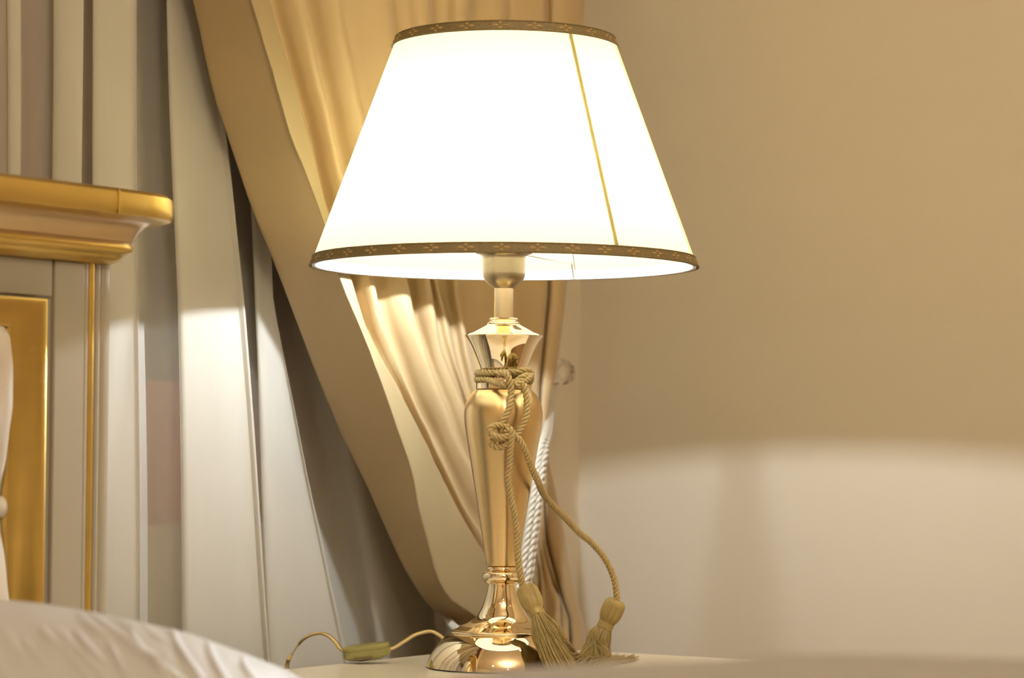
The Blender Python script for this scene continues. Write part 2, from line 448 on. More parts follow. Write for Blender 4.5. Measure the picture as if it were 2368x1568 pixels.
# tufted panel
bzn = hz(6, 1172)
pxr = fr_x0+0.004; nx, nz = 240, 120
bxn = hx(2)
def tuft(x, z):
    ax, az = 0.17, 0.20
    best = 9
    u = (x-bxn)/ax; v = (z-bzn)/az
    d = 9
    for i in range(math.floor(u)-1, math.floor(u)+3):
        for j in range(math.floor(v*2)-1, math.floor(v*2)+3):
            uu = i + (0.5 if j % 2 else 0); vv = j*0.5
            dd = math.hypot((u-uu)*1.0, (v-vv)*1.1)
            d = min(d, dd)
    a1 = abs(((u+v) % 1)-0.5); a2 = abs(((u-v) % 1)-0.5)
    crease = min(0.5-a1, 0.5-a2)
    return 0.024*min(1, d*2.2)**0.6*(0.55+0.45*min(1, crease*5)**0.5)
rows = []
for i in range(nz+1):
    z = fz0+0.0+(fr_z0+0.004-fz0)*i/nz
    row = []
    for j in range(nx+1):
        x = fx0+fw-0.004 + (pxr-fx0-fw+0.004)*j/nx
        e = min(1, (pxr-x)/0.012)**0.5 if pxr > x else 0
        e *= min(1, max(0, (fr_z0+0.004-z))/0.012)**0.5
        row.append((x, HB+0.004-tuft(x, z)*e, z))
    rows.append(row)
G().grid(rows).build('tufted_panel', M_velvet, board, sharp=0)
G().sphere((bxn, HB-0.002, bzn), 0.009, 16, (1, 0.5, 1)).build('tuft_button', M_velvet, board)
G().box((BED_X0+0.03, HB-2.0, 0.12), (xe-0.06, HB-0.002, 0.34)).build('bed_base', M_lacq, bed, smooth=False, bevel=0.01)
G().box((BED_X0+0.05, HB-1.98, 0.34), (xe-0.08, HB-0.006, 0.57)).build('mattress', M_mattress, bed, smooth=False, bevel=0.04)
for sx in (BED_X0+0.05, xe-0.13):
    for sy in (HB-1.97, HB-0.1):
        G().box((sx, sy, 0), (sx+0.05, sy+0.05, 0.12)).build('leg', M_goldleaf, bed, smooth=False)

# duvet: height field over the bed, with the soft fold near the camera
RD = 1.36
def duvet_z(x, y):
    v = Vector((x, y, 0))-Vector((CAM.x, CAM.y, 0))
    d = v.dot(Vector((math.cos(HEAD), math.sin(HEAD), 0))); s = v.dot(R0)
    px = 1184+s/RD*F_PX
    tab = [(200, 1680), (700, 1640), (1000, 1572), (1200, 1543), (1400, 1530), (1600, 1524), (1690, 1517), (1780, 1507), (2000, 1506), (2368, 1515), (2800, 1530), (3600, 1600)]
    py = lerp_tab(tab, max(200, min(3600, px)))
    zr = ZC-(py-1050)/F_PX*RD
    base = 0.605+0.012*mnoise.noise(Vector((x*4, y*4, 1)))+0.006*mnoise.noise(Vector((x*13, y*11, 4)))
    k = math.exp(-((d-RD)/0.13)**2)
    return max(base, base+(zr-base)*k)
dx0, dx1, dy0, dy1 = BED_X0-0.02, xe-0.02, HB-2.03, HB-0.50
rows = []
N1, N2 = 150, 150
for i in range(N1+1):
    row = []
    for j in range(N2+1):
        x = dx0+(dx1-dx0)*i/N1; y = dy0+(dy1-dy0)*j/N2
        e = min(1, (x-dx0)/0.07, (dx1-x)/0.07, (y-dy0)/0.07); e = max(0, e)
        z = duvet_z(x, y)
        drop = 1-math.sqrt(max(0, 1-(1-e)**2))
        row.append((x, y, z-drop*0.07))
    rows.append(row)
# side skirts hanging down
for rr in (0,):
    pass
g = G(); g.grid(rows)
def skirt(edge):
    r2 = [edge]
    for k in range(1, 6): r2.append([(p[0], p[1], p[2]-0.05*k) for p in edge])
    g.grid(r2)
skirt(rows[0]); skirt(rows[-1]); skirt([r[0] for r in rows])
dv = g.build('duvet', M_duvet, origin=((dx0+dx1)/2, (dy0+dy1)/2, 0.58), sharp=0)
props(dv, 'pale cotton duvet rumpled across the bed in the blurred foreground', 'duvet')

# pillow leaning at the head of the bed
PD = 1.77
pc = at(-10, 1388, PD)
PA = Vector((R0.x, R0.y, 0)).normalized(); PB = Vector((math.cos(HEAD), math.sin(HEAD), 0))
PZ0 = 0.600; HP = pc.z-PZ0
A_, B_ = 0.250, 0.145
PTAB = [(0, 0), (100, 10), (200, 28), (320, 52), (430, 77), (550, 121), (648, 160), (690, 183), (760, 235), (820, 310), (848, 460)]
CREASES = [(177, 1458, 244, 1540, 8, .0042), (139, 1458, 240, 1565, 8, .0036), (222, 1430, 420, 1575, 8, .0052), (253, 1486, 308, 1585, 7, .0042), (398, 1462, 464, 1570, 7, .0044),
           (482, 1493, 530, 1585, 7, .0034), (185, 1426, 262, 1476, 8, .0030), (55, 1478, 120, 1555, 9, .0030), (10, 1458, 70, 1535, 10, .0024), (300, 1460, 352, 1515, 7, .0028), (335, 1450, 400, 1482, 7, .0022),
           (95, 1452, 155, 1505, 8, .0028), (150, 1500, 215, 1580, 8, .0030), (345, 1510, 395, 1580, 7, .0026), (-30, 1500, 30, 1580, 10, .0024), (560, 1522, 600, 1580, 7, .0018), (270, 1432, 340, 1462, 8, .0018)]
rows = []; NA, NB = 420, 300
def sgn(v, p): return math.copysign(abs(v)**p, v)
for side in (1, -1):
    rows = []
    for i in range(NA+1):
        row = []
        for j in range(NB+1):
            a = -1+2*i/NA; b = -1+2*j/NB
            a = math.sin(a*PI/2); b = math.sin(b*PI/2)
            h = max(0, 1-abs(a)**2.2)**0.56*max(0, 1-abs(b)**2.4)**0.5
            if side > 0:
                h0 = h
                if a > 0: h0 = max(0, 1-lerp_tab(PTAB, a*A_/PD*F_PX)*PD/F_PX/(HP-0.03))*max(0, 1-abs(b)**2.4)**0.5
                ca, cb = a*(A_ if a > 0 else A_*0.66), b*B_
                env = math.exp(-((b+0.45)/0.5)**2)
                wr = 0
                zz = PZ0+0.03+(HP-0.03)*h0
                w3 = Vector((pc.x, pc.y, 0))+PA*ca+PB*cb; w3.z = zz
                qx, qy = project(w3)
                if b < 0.15:
                    for (x0_, y0_, x1_, y1_, wd, am) in CREASES:
                        ex, ey = x1_-x0_, y1_-y0_; L2 = ex*ex+ey*ey
                        t = ((qx-x0_)*ex+(qy-y0_)*ey)/L2
                        if -0.1 < t < 1.1:
                            off = 6*math.sin(PI*t)
                            dd = ((qx-x0_)*ey-(qy-y0_)*ex)/math.sqrt(L2)+off
                            wr += am*math.exp(-(dd/wd)**2)*max(0, math.sin(PI*min(1, max(0, (t+0.1)/1.2))))**0.8
                wr += 0.002*mnoise.noise(Vector((ca*14, cb*9, 2)))*env + 0.0012*mnoise.noise(Vector((ca*50+cb*25, cb*12, 5)))*env
                z = PZ0+0.03+(HP-0.03)*h0+wr*min(1, h*2)
            else:
                z = PZ0+0.03-0.03*h
            p = Vector((pc.x, pc.y, 0))+PA*(a*(A_ if a > 0 else A_*0.66))+PB*(b*B_)
            row.append((p.x, p.y, z))
        rows.append(row)
    if side > 0: g = G()
    g.grid(rows)
pl = g.build('pillow', M_satin_white, origin=(pc.x, pc.y, PZ0), sharp=0)
props(pl, 'white satin pillow with fanned creases in front of the gilded headboard', 'pillow')

# ------------------------------------------------------------------ nightstand
tx1 = LX+0.234; ty1 = LY+0.154; tx0 = xe+0.035; ty0 = LY-0.31
ns = empty('nightstand', ((tx0+tx1)/2, (ty0+ty1)/2, 0), 'glossy ivory nightstand under the gold lamp beside the bed', 'nightstand')
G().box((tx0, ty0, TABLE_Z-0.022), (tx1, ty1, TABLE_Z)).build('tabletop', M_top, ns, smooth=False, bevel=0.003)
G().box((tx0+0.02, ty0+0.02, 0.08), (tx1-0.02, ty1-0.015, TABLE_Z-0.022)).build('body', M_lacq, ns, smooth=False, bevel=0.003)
for z0, z1 in ((0.36, 0.57), (0.12, 0.34)):
    d_ = G().box((tx0+0.035, ty0+0.005, z0), (tx1-0.035, ty0+0.02, z1)).build('drawer', M_lacq, ns, smooth=False, bevel=0.003)
    G().sphere(((tx0+tx1)/2, ty0-0.012, (z0+z1)/2), 0.014).build('knob', M_polish, d_)
for sx in (tx0+0.03, tx1-0.07):
    for sy in (ty0+0.03, ty1-0.07):
        G().box((sx, sy, 0), (sx+0.04, sy+0.04, 0.08)).build('leg', M_goldleaf, ns, smooth=False)

# ------------------------------------------------------------------ table lamp
lamp = empty('table_lamp', (LX, LY, TABLE_Z), 'tall gold vase table lamp with lit cream shade on the nightstand', 'lamp')
C2 = (LX, LY)
def P(lst, n=0):
    pr = [(r*LS, lamp_z(y)) for r, y in lst]
    if n:
        q = cr([(a, b, 0) for a, b in pr], n); pr = [(p.x, p.y) for p in q]
    return pr
zb = TABLE_Z
foot = [(0.001, zb+0.001), (170*LS, zb+0.001), (173.5*LS, zb+0.0018)] + P([(175.2, 1541), (171.8, 1530), (166.5, 1517), (159, 1504), (149.5, 1491), (138, 1479), (124, 1468.5), (118, 1465.5)], 5)
foot += P([(117, 1464.5), (118, 1462)]) + P([(117.5, 1459.5), (115, 1457.5), (108, 1455.5)], 2)
foot += P([(97, 1448), (80, 1441), (68, 1434), (59, 1425), (52, 1413), (45, 1400), (40, 1386), (36, 1370), (33.5, 1358), (32.5, 1350)], 5)
G().lathe(foot, C2, 160).build('foot', M_polish, lamp, sharp=35)
ring = P([(32.5, 1350), (37, 1348.5)]) + P([(41, 1345), (45, 1339), (46.5, 1332), (44, 1325), (38, 1321)], 6) + P([(32, 1320), (31.5, 1319)]) + P([(34, 1318.5), (36.5, 1315), (35.5, 1311.5), (32, 1309)], 4) + P([(20, 1309)])
G().lathe(ring, C2, 128).build('collar', M_polish, lamp, sharp=35)
vase = P([(30, 1308.5), (36, 1308)]) + P([(37, 1306), (43, 1270), (50, 1225), (57, 1180), (64.5, 1135), (72, 1090), (79.5, 1045), (87, 1002), (91, 972), (91.5, 955), (89.5, 940), (84, 926), (76, 912), (67, 903)], 5) + P([(64, 901.5), (50, 901)])
G().lathe(vase, C2, 160).build('vase_body', M_satin, lamp, sharp=35)
neck = P([(50, 901), (64.5, 900.5), (65.5, 899), (65.5, 887), (63.5, 885), (54, 884)]) + P([(53, 880), (51.5, 868), (54, 855), (60, 838), (68, 820), (76, 803), (85, 788), (92, 778.5)], 5) + P([(92.8, 777), (92.2, 775.6)]) + P([(86, 772.5), (70, 766), (54, 758.5), (42, 752.5), (38.5, 750.5)], 3) + P([(38.5, 748.5)]) + P([(37.5, 745.5), (34, 744)], 2) + P([(31, 743.6), (30.5, 741.5)]) + P([(32.5, 740.5), (33.8, 738), (31.5, 735.8)], 2) + P([(22.5, 735.4)])
G().lathe(neck, C2, 160).build('flared_neck', M_polish, lamp, sharp=30)
G().lathe(P([(22.5, 737), (22.5, 665)]), C2, 64).build('stem_tube', M_tube, lamp)
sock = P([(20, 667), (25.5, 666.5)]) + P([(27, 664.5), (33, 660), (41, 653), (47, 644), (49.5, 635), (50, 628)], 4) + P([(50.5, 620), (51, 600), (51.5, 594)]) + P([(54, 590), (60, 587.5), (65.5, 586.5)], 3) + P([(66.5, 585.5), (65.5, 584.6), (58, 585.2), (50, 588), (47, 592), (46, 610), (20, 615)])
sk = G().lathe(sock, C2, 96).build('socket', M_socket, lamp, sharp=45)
zs = lamp_z(619); zt = lamp_z(88)
R_B, R_T = 450*LS, 252.5*LS
ZBULB = zs+0.059
bulbp = [(0.0001, ZBULB+0.0075), (0.003, ZBULB+0.0068), (0.0052, ZBULB+0.0045), (0.006, ZBULB+0.001), (0.006, ZBULB-0.004), (0.0048, ZBULB-0.0065), (0.0001, ZBULB-0.007)]
bb = G().lathe(bulbp, C2, 40).build('bulb', M_bulb, lamp)
G().lathe([(0.0001, ZBULB-0.008), (0.0045, ZBULB-0.008), (0.0045, ZBULB-0.016), (0.010, ZBULB-0.020), (0.011, zs+0.010), (0.0001, zs+0.010)], C2, 32).build('bulb_holder', M_hem, bb)
SL = 128
def cone_pt(az, t, off=0.0):
    r = R_B+(R_T-R_B)*t+off; return (LX+r*math.cos(az), LY+r*math.sin(az), zs+(zt-zs)*t)
shade = G().grid([[cone_pt(2*PI*j/SL, t/12) for j in range(SL)] for t in range(13)], cv=True).build('lamp_shade', M_shade, lamp, sharp=0)
props(shade, 'cream fabric shade glowing from inside')
# inner white hem
G().grid([[cone_pt(2*PI*j/SL, t, -0.0012) for j in range(SL)] for t in (0.0, 0.045)], cv=True).build('hem', M_hem, shade, sharp=0)
SLANT = math.hypot(R_B-R_T, zt-zs)
def gimp(t0, t1, count, name):
    g = G()
    g.grid([[cone_pt(2*PI*j/192, t, o) for j in range(192)] for t, o in ((t0, 0.0002), (t0, 0.0016), (t0+(t1-t0)*.08, 0.0022), (t0+(t1-t0)*.16, 0.0015), (t1-(t1-t0)*.16, 0.0015), (t1-(t1-t0)*.08, 0.0022), (t1, 0.0016), (t1, 0.0002))], cv=True)
    rm = R_B+(R_T-R_B)*(t0+t1)/2
    for k in range(count):
        a = 2*PI*(k+0.35)/count
        for (da, dt, la, lt) in ((0.0046, 0, 0.0036, 0.0017), (-0.0046, 0, 0.0036, 0.0017), (0, 0.0026, 0.0021, 0.0018), (0, -0.0026, 0.0021, 0.0018)):
            cs = [(1, 0), (0.35, 0.7), (-0.35, 0.7), (-1, 0), (-0.35, -0.7), (0.35, -0.7)]
            tc = (t0+t1)/2+dt/SLANT; ac = a+da/rm
            vs = [cone_pt(ac+la*x/rm, tc+lt*y/SLANT, 0.0014) for x, y in cs]+[cone_pt(ac, tc, 0.0027)]
            g.add(vs, [(i, (i+1) % 6, 6) for i in range(6)], 1)
    return g.build(name, [M_gimp, M_gimp2], shade, sharp=25, merge=False)
tb = 0.0108/SLANT
gimp(0.0, tb*1.0, 36, 'gimp_braid')
gimp(1-tb*1.0, 1.0, 21, 'gimp_braid')
# wire carrier: rings, three struts and three spokes; compass angles measured from the view direction
def az_c(deg): return HEAD - math.radians(deg)
wg = G()
for t, off in ((0.006, -0.003), (0.994, -0.003)):
    ringp = [Vector(cone_pt(2*PI*k/96, t, off)) for k in range(97)]
    wg.tube(ringp, 0.0013, 6, cap=False)
for dg_ in (23, 146, 268):
    a = az_c(dg_)
    wg.tube([Vector(cone_pt(a, t, -0.0024)) for t in (0.004, 0.25, 0.5, 0.75, 0.996)], 0.0017, 6)
    q = Vector(cone_pt(a, 0.075, -0.003)); s0 = Vector((LX+0.021*math.cos(a), LY+0.021*math.sin(a), lamp_z(578)))
    wg.tube([s0, s0.lerp(q, 0.3)+Vector((0, 0, 0.0)), q], 0.0016, 6)
wg.tube([Vector((LX+0.0225*math.cos(2*PI*k/32), LY+0.0225*math.sin(2*PI*k/32), lamp_z(578))) for k in range(33)], 0.0016, 6, cap=False)
wg.build('wire_carrier', M_wire, shade)
# seam tape near the right edge; the thinner strip is a strut's painted shadow
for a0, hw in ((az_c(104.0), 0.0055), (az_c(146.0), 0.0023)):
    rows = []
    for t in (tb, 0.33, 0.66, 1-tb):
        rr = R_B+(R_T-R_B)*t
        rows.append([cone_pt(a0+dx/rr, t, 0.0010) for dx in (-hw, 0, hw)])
    G().grid(rows).build('seam_and_shadow_strip', M_seam_and_shadow, shade, sharp=0)

# flat cable and inline switch
DSW = 2.535
def tz(px, py, d):
    p = at(px, py, d); p.z = max(p.z, TABLE_Z+0.0035); return p
left = [at(793+6, 1508, DSW), at(786, 1499, DSW+0.004), at(776, 1485, DSW+0.008), at(762, 1472, DSW+0.012), at(745, 1465, DSW+0.014), at(727, 1466, DSW+0.016), at(706, 1475, DSW+0.018), at(687, 1494, DSW+0.022), on_y(672, 1518, ty1+0.006)]
e_ = on_y(664, 1540, ty1+0.009)
left += [e_, Vector((e_.x-0.002, e_.y+0.006, TABLE_Z-0.05)), Vector((e_.x, e_.y+0.008, TABLE_Z-0.25)), Vector((e_.x+0.01, e_.y+0.014, 0.12)), Vector((e_.x+0.03, e_.y-0.01, 0.012)), Vector((e_.x+0.05, e_.y-0.10, 0.006)), Vector((e_.x+0.15, e_.y-0.16, 0.006))]
right = [at(898, 1502, DSW), at(912, 1497, DSW+0.003), at(935, 1483, DSW+0.010), at(955, 1470, DSW+0.015), at(975, 1463, DSW+0.018), at(995, 1460, DSW+0.020), at(1012, 1466, DSW+0.020), at(1028, 1479, DSW+0.018)]
back = Vector((LX, LY, 0)) + PB*0.068 - PA*0.018
right += [tz(1046, 1500, DSW+0.02), Vector((back.x, back.y, TABLE_Z+0.0042))]
cb = G(); FL = Vector((R0.x*0.15, R0.y*0.15, 1)).normalized()
for pth in (left, right):
    c = cr(pth, 8)
    cb.tube(c, 0.0017, 10, flat=FL)
cb.build('power_cord', M_cable, lamp)
# switch: rounded lozenge body in two shells, tilted
sp0 = at(794, 1513, DSW); sp1 = at(903, 1500, DSW)
ax = (sp1-sp0).normalized(); upv = UPV.copy(); upv = (upv-ax*upv.dot(ax)).normalized(); dep = ax.cross(upv)
mid = (sp0+sp1)/2; hl = (sp1-sp0).length/2
def lozenge(g, v0, v1, taper0, taper1, grow=1.0):
    rows = []
    for k in range(11):
        q = k/10; v = v0+(v1-v0)*q
        s_ = grow*(1-taper0*max(0, 1-q*2.2)**2.2-taper1*max(0, (q-0.55)/0.45)**2.2)
        rows.append([mid+ax*(math.copysign(abs(math.cos(2*PI*j/48))**0.55, math.cos(2*PI*j/48))*hl*s_)+dep*(math.copysign(abs(math.sin(2*PI*j/48))**0.6, math.sin(2*PI*j/48))*0.0125*s_)+upv*v for j in range(48)])
    g.grid(rows, cv=True)
    for r in (rows[0], rows[-1]):
        b = len(g.v); g.v += [tuple(p) for p in r]; g.f.append(tuple(range(b, b+len(r)))); g.m.append(0)
sg = G()
lozenge(sg, -0.0074, 0.0021, 0.34, 0.0); lozenge(sg, 0.0025, 0.0068, 0.0, 0.10, 0.985)
lozenge(sg, 0.0015, 0.0030, 0.0, 0.0, 0.96)
sw = sg.build('inline_switch', M_switch, lamp, sharp=50)
rc = mid+ax*(-0.004)-upv*0.0050-Vector((FWD.x, FWD.y, 0))*0.0078
rg = G(); rows = []
for s_, t_ in ((-0.0075, 0.0), (-0.0045, -0.0022), (0.0, -0.0028), (0.0045, -0.0018), (0.0085, 0.0008)):
    rows.append([rc+ax*s_+dep*y+upv*(t_*(1 if abs(y) < 0.005 else 0.3)) for y in (-0.0065, -0.005, 0, 0.005, 0.0065)])
rg.grid(rows); rows = [rows[0], [p+upv*0.004 for p in rows[0]]]
rg.build('rocker', M_rocker, sw, solid=0.002)

# ------------------------------------------------------------------ decorative cord with tassels
dc = empty('tassel_cord', (LX, LY, lamp_z(880)), 'twisted antique gold cord with two tassels knotted round the lamp neck', 'cord')
def ring_pts(py0, py1, rpx, d0, d1, n=40):
    out = []
    for k in range(n+1):
        t = k/n; a = az_c(d0+(d1-d0)*t); r = rpx*LS
        out.append(Vector((LX+r*math.cos(a), LY+r*math.sin(a), lamp_z(py0+(py1-py0)*t))))
    return out
DR = DL  # depth at the lamp axis
fr = lambda px: DR-0.030
rg = G()
# compass 180 = towards the camera
n1 = ring_pts(864, 862, 60.5, 170, 170+360)
ropegeo(rg, n1)
n2 = ring_pts(868, 884, 60.5, 290, 165, 24)
n2b = [at(1160, 889, DR-0.030), at(1176, 889, DR-0.031), at(1192, 884, DR-0.031), at(1208, 873, DR-0.031), at(1222, 868, DR-0.020), at(1228, 876, DR-0.008), at(1224, 884, DR+0.006)]
ropegeo(rg, cr(ring_pts(872, 880, 61, 400, 215, 14)+n2b, 4))
n3 = [at(1196, 862, DR-0.022), at(1206, 857, DR-0.024), at(1220, 857, DR-0.020), at(1229, 864, DR-0.014), at(1222, 876, DR-0.026), at(1206, 884, DR-0.033), at(1194, 890, DR-0.034), at(1186, 880, DR-0.033)]
ropegeo(rg, cr(n3, 6))
RF = DR-0.0415
strand_a = [at(1150, 866, DR-0.030), at(1163, 862, DR-0.034), at(1173, 868, DR-0.037), at(1180, 887, DR-0.037), at(1182, 910, DR-0.036), at(1180, 935, DR-0.040), at(1172, 960, DR-0.0425), at(1163, 977, DR-0.043), at(1158, 992, DR-0.043), at(1166, 1001, DR-0.043), at(1178, 1003, DR-0.045)]
strand_b = [at(1196, 884, DR-0.033), at(1207, 887, DR-0.033), at(1213, 895, DR-0.034), at(1217, 912, DR-0.035), at(1219, 937, DR-0.036), at(1217, 960, DR-0.038), at(1209, 983, DR-0.040), at(1199, 1001, DR-0.042), at(1190, 1013, DR-0.044), at(1176, 1018, DR-0.044), at(1158, 1028, DR-0.044)]
knot = [at(1176, 988, DR-0.043), at(1163, 985, DR-0.044), at(1150, 984, DR-0.046), at(1138, 987, DR-0.048), at(1132, 997, DR-0.049), at(1140, 1006, DR-0.050), at(1155, 1011, DR-0.051), at(1168, 1010, DR-0.051), at(1181, 1004, DR-0.050)]
knot2 = [at(1184, 1012, DR-0.047), at(1168, 1015, DR-0.047), at(1150, 1014, DR-0.046), at(1139, 1019, DR-0.045), at(1138, 1028, DR-0.045), at(1148, 1034, DR-0.046), at(1162, 1033, DR-0.047), at(1174, 1026, DR-0.047), at(1183, 1014, DR-0.047)]
tail_l = [at(1170, 1000, DR-0.046), at(1178, 993, DR-0.050), at(1184, 1000, DR-0.052), at(1182, 1020, DR-0.051), at(1180, 1045, DR-0.048), at(1178, 1079, DR-0.046), at(1176, 1110, DR-0.044), at(1182, 1152, DR-0.041), at(1191, 1190, DR-0.039), at(1196, 1234, DR-0.037), at(1197, 1279, DR-0.036), at(1202, 1320, DR-0.036), at(1210, 1362, DR-0.037)]
tail_r = [at(1184, 1006, DR-0.044), at(1199, 1015, DR-0.045), at(1211, 1034, DR-0.043), at(1221, 1058, DR-0.038), at(1231, 1085, DR-0.030), at(1246, 1118, DR-0.015), at(1258, 1144, 2.52), at(1279, 1170, 2.54), at(1308, 1199, 2.565), at(1338, 1231, 2.585), at(1368, 1256, 2.60), at(1395, 1287, 2.61), at(1414, 1322, 2.615), at(1424, 1357, 2.617), at(1427, 1392, 2.617)]
for s_ in (strand_a, strand_b, knot, knot2, tail_l, tail_r):
    ropegeo(rg, cr([Vector(p) for p in s_], 8))
rg.build('cord', M_rope, dc, sharp=0)
def tassel(top, waist, end, rh, rw, spread, sweep, nst, label, seed):
    rnd = random.Random(seed)
    top, waist = Vector(top), Vector(waist)
    ax = (waist-top); L = ax.length; ax.normalize()
    u = ax.orthogonal().normalized(); v = ax.cross(u)
    rows = []; N = 90
    tabr = [(0, 0.10), (0.01, 0.62), (0.06, 0.84), (0.15, 0.95), (0.35, 1.0), (0.6, 1.0), (0.8, 0.90), (0.92, 0.74), (1.0, rw/rh)]
    ph = [rnd.uniform(-0.06, 0.03) for _ in range(N)]
    for t, r in smooth_tab(tabr):
        rows.append([top+ax*(L*t)+(u*math.cos(2*PI*j/N)+v*math.sin(2*PI*j/N))*(rh*r*(1+ph[j]*(1 if j % 2 else -0.5))) for j in range(N)])
    hg = G().grid(rows, cv=True)
    for k in range(150):
        a = 2*PI*k/150+rnd.uniform(-0.02, 0.02); tw = rnd.uniform(-0.10, 0.10); jr = rnd.uniform(-0.0001, 0.0004)
        hg.tube([top+ax*(L*t)+(u*math.cos(a+tw*t)+v*math.sin(a+tw*t))*(rh*lerp_tab(tabr, t)+jr) for t in (0.0, 0.01, 0.06, 0.15, 0.35, 0.6, 0.8, 0.92, 1.0)], rnd.uniform(0.00022, 0.00036), 5, cap=False)
    t_ = hg.build('tassel', M_thread, dc, sharp=0)
    t_['label'] = label
    # binding
    bg = G(); hp = []
    for k in range(7*20+1):
        a = 2*PI*k/20; s = -0.0005+0.0062*k/140
        hp.append(waist+ax*s+(u*math.cos(a)+v*math.sin(a))*(rw*1.05))
    bg.tube(hp, 0.00062, 6).build('binding', M_thread, t_)
    fg = G()
    w2 = waist+ax*0.0055
    for k in range(nst):
        a = rnd.uniform(0, 2*PI); q = math.sqrt(rnd.random())
        d0 = (u*math.cos(a)+v*math.sin(a))
        p0 = w2+d0*(rw*0.92*q)-ax*0.002
        e = Vector(end(rnd, a, q))
        m = p0+ax*((e-p0).length*0.40)+d0*(spread*0.45*q)
        m2 = m.lerp(e, 0.55)+Vector((0, 0, sweep))+Vector((rnd.gauss(0, .0008), rnd.gauss(0, .0008), rnd.gauss(0, .0008)))
        m2.z = max(m2.z, TABLE_Z+0.001); m.z = max(m.z, TABLE_Z+0.001)
        c = cr([p0, m, m2, e], 5)
        for p in c: p.z = max(p.z, TABLE_Z+0.0007)
        rad = rnd.uniform(0.00016, 0.00030)
        fg.tube(c, rad, 4, cap=False)
    fg.build('fringe', M_thread, t_, sharp=0, merge=False)
    return t_
def dome_push(p):
    """keep fringe outside the lamp foot"""
    v = Vector((p.x-LX, p.y-LY)); r = v.length
    if r < 0.078 and r > 1e-5:
        v = v*(0.078/r); return Vector((LX+v.x, LY+v.y, p.z))
    return p
def end1(rnd, a, q):
    k = rnd.random()
    if k < 0.60:
        px = rnd.uniform(1262, 1345); d = 2.435+0.05*(px-1262)/83+rnd.uniform(-.01, .02); pp = at(px, 1535, d)
    elif k < 0.80:
        px = rnd.uniform(1335, 1400); d = 2.50+0.09*(px-1335)/65; pp = at(px, 1515, d)
    else:
        px = min(1478, rnd.uniform(1380, 1480)); d = 2.60+rnd.uniform(-.02, .03); pp = at(px, 1512, d)
    pp.z = TABLE_Z+0.001+abs(rnd.gauss(0, 0.0015))
    return dome_push(pp)
tassel(at(1214, 1357, DR-0.040), at(1239, 1412, DR-0.052), end1, 0.0103, 0.0066, 0.02, 0.0035, 1500, 'tassel draped over the lamp foot', 3)
def end2(rnd, a, q):
    px = 1335+80*rnd.random()**0.8; d = 2.615+rnd.uniform(-0.025, 0.025)
    pp = at(px, 1505, d); pp.z = TABLE_Z+0.001+abs(rnd.gauss(0, 0.001)); return pp
tassel(at(1427, 1388, 2.617), at(1403, 1440, 2.617), end2, 0.0108, 0.0074, 0.012, 0.0, 1100, 'tassel standing on the table at the right', 9)

# ------------------------------------------------------------------ drape, tied back to the right
LINES = {
 'A': [(-40, 433), (0, 445), (200, 490), (300, 522), (500, 590), (650, 650), (900, 745), (1130, 850), (1330, 945), (1410, 1000)],
 'B': [(-40, 568), (0, 578), (147, 623), (304, 668), (411, 712), (513, 748), (641, 784), (787, 843), (901, 886), (1019, 928), (1100, 953), (1180, 968), (1250, 989), (1339, 1015), (1390, 1045)],
 'C': [(-40, 612), (0, 623), (112, 654), (214, 686), (339, 721), (487, 757), (646, 811), (762, 848), (825, 879), (893, 918), (973, 958), (1070, 1008), (1190, 1063), (1285, 1120)],
 'D': [(-40, 695), (0, 703), (192, 744), (232, 756), (402, 795), (648, 865), (720, 878), (808, 911), (922, 955), (994, 992), (1099, 1040), (1200, 1090)],
 'E': [(-40, 779), (0, 786), (125, 811), (277, 844), (460, 888), (654, 941), (736, 958), (787, 977), (867, 1006), (948, 1037), (1049, 1075)],
 'F': [(-40, 903), (0, 909), (89, 918), (300, 945), (480, 970), (656, 996), (736, 1010), (804, 1020), (850, 1036), (905, 1058), (1000, 1100)],
 'G': [(-40, 1000), (0, 1002), (400, 1000), (600, 1006), (656, 1014), (753, 1038), (855, 1060), (960, 1100)],
 'H': [(-40, 1094), (0, 1094), (400, 1078), (658, 1064), (753, 1076), (842, 1093), (950, 1130)],
 'I': [(-40, 1180), (0, 1180), (400, 1165), (656, 1158), (850, 1172), (950, 1195)],
 'J': [(-40, 1260), (0, 1260), (400, 1262), (656, 1264), (736, 1259), (821, 1252), (905, 1247), (980, 1248)],
 'K': [(-40, 1354), (0, 1352), (400, 1330), (658, 1312), (796, 1295), (871, 1283), (943, 1270)],
}
TIE = {'A': (1430, 1036), 'B': (1428, 1105), 'C': (1395, 1172), 'D': (1340, 1208), 'E': (1285, 1218), 'F': (1230, 1226), 'G': (1180, 1233), 'H': (1130, 1240), 'I': (1085, 1247), 'J': (1042, 1254), 'K': (1003, 1262)}
LOW = {
 'A': [(1470, 1040), (1560, 1040), (2500, 1030)], 'B': [(1480, 1100), (1600, 1085), (2500, 1070)], 'C': [(1450, 1160), (1600, 1140), (2500, 1110)],
 'D': [(1400, 1200), (1600, 1180), (2500, 1150)], 'E': [(1360, 1212), (1600, 1205), (2500, 1180)], 'F': [(1320, 1225), (1467, 1225), (2500, 1215)],
 'G': [(1290, 1235), (1467, 1245), (2500, 1245)], 'H': [(1250, 1240), (1467, 1262), (2500, 1270)], 'I': [(1180, 1247), (1249, 1251), (1297, 1262), (1357, 1280), (1467, 1300), (2500, 1310)],
 'J': [(1150, 1256), (1249, 1262), (1297, 1272), (1357, 1289), (1428, 1309), (1467, 1315), (2500, 1345)],
 'K': [(1060, 1268), (1118, 1281), (1219, 1302), (1285, 1314), (1392, 1338), (1464, 1353), (1700, 1375), (2500, 1390)],
}
keys = 'ABCDEFGHIJK'
NT, NLW = 70, 46
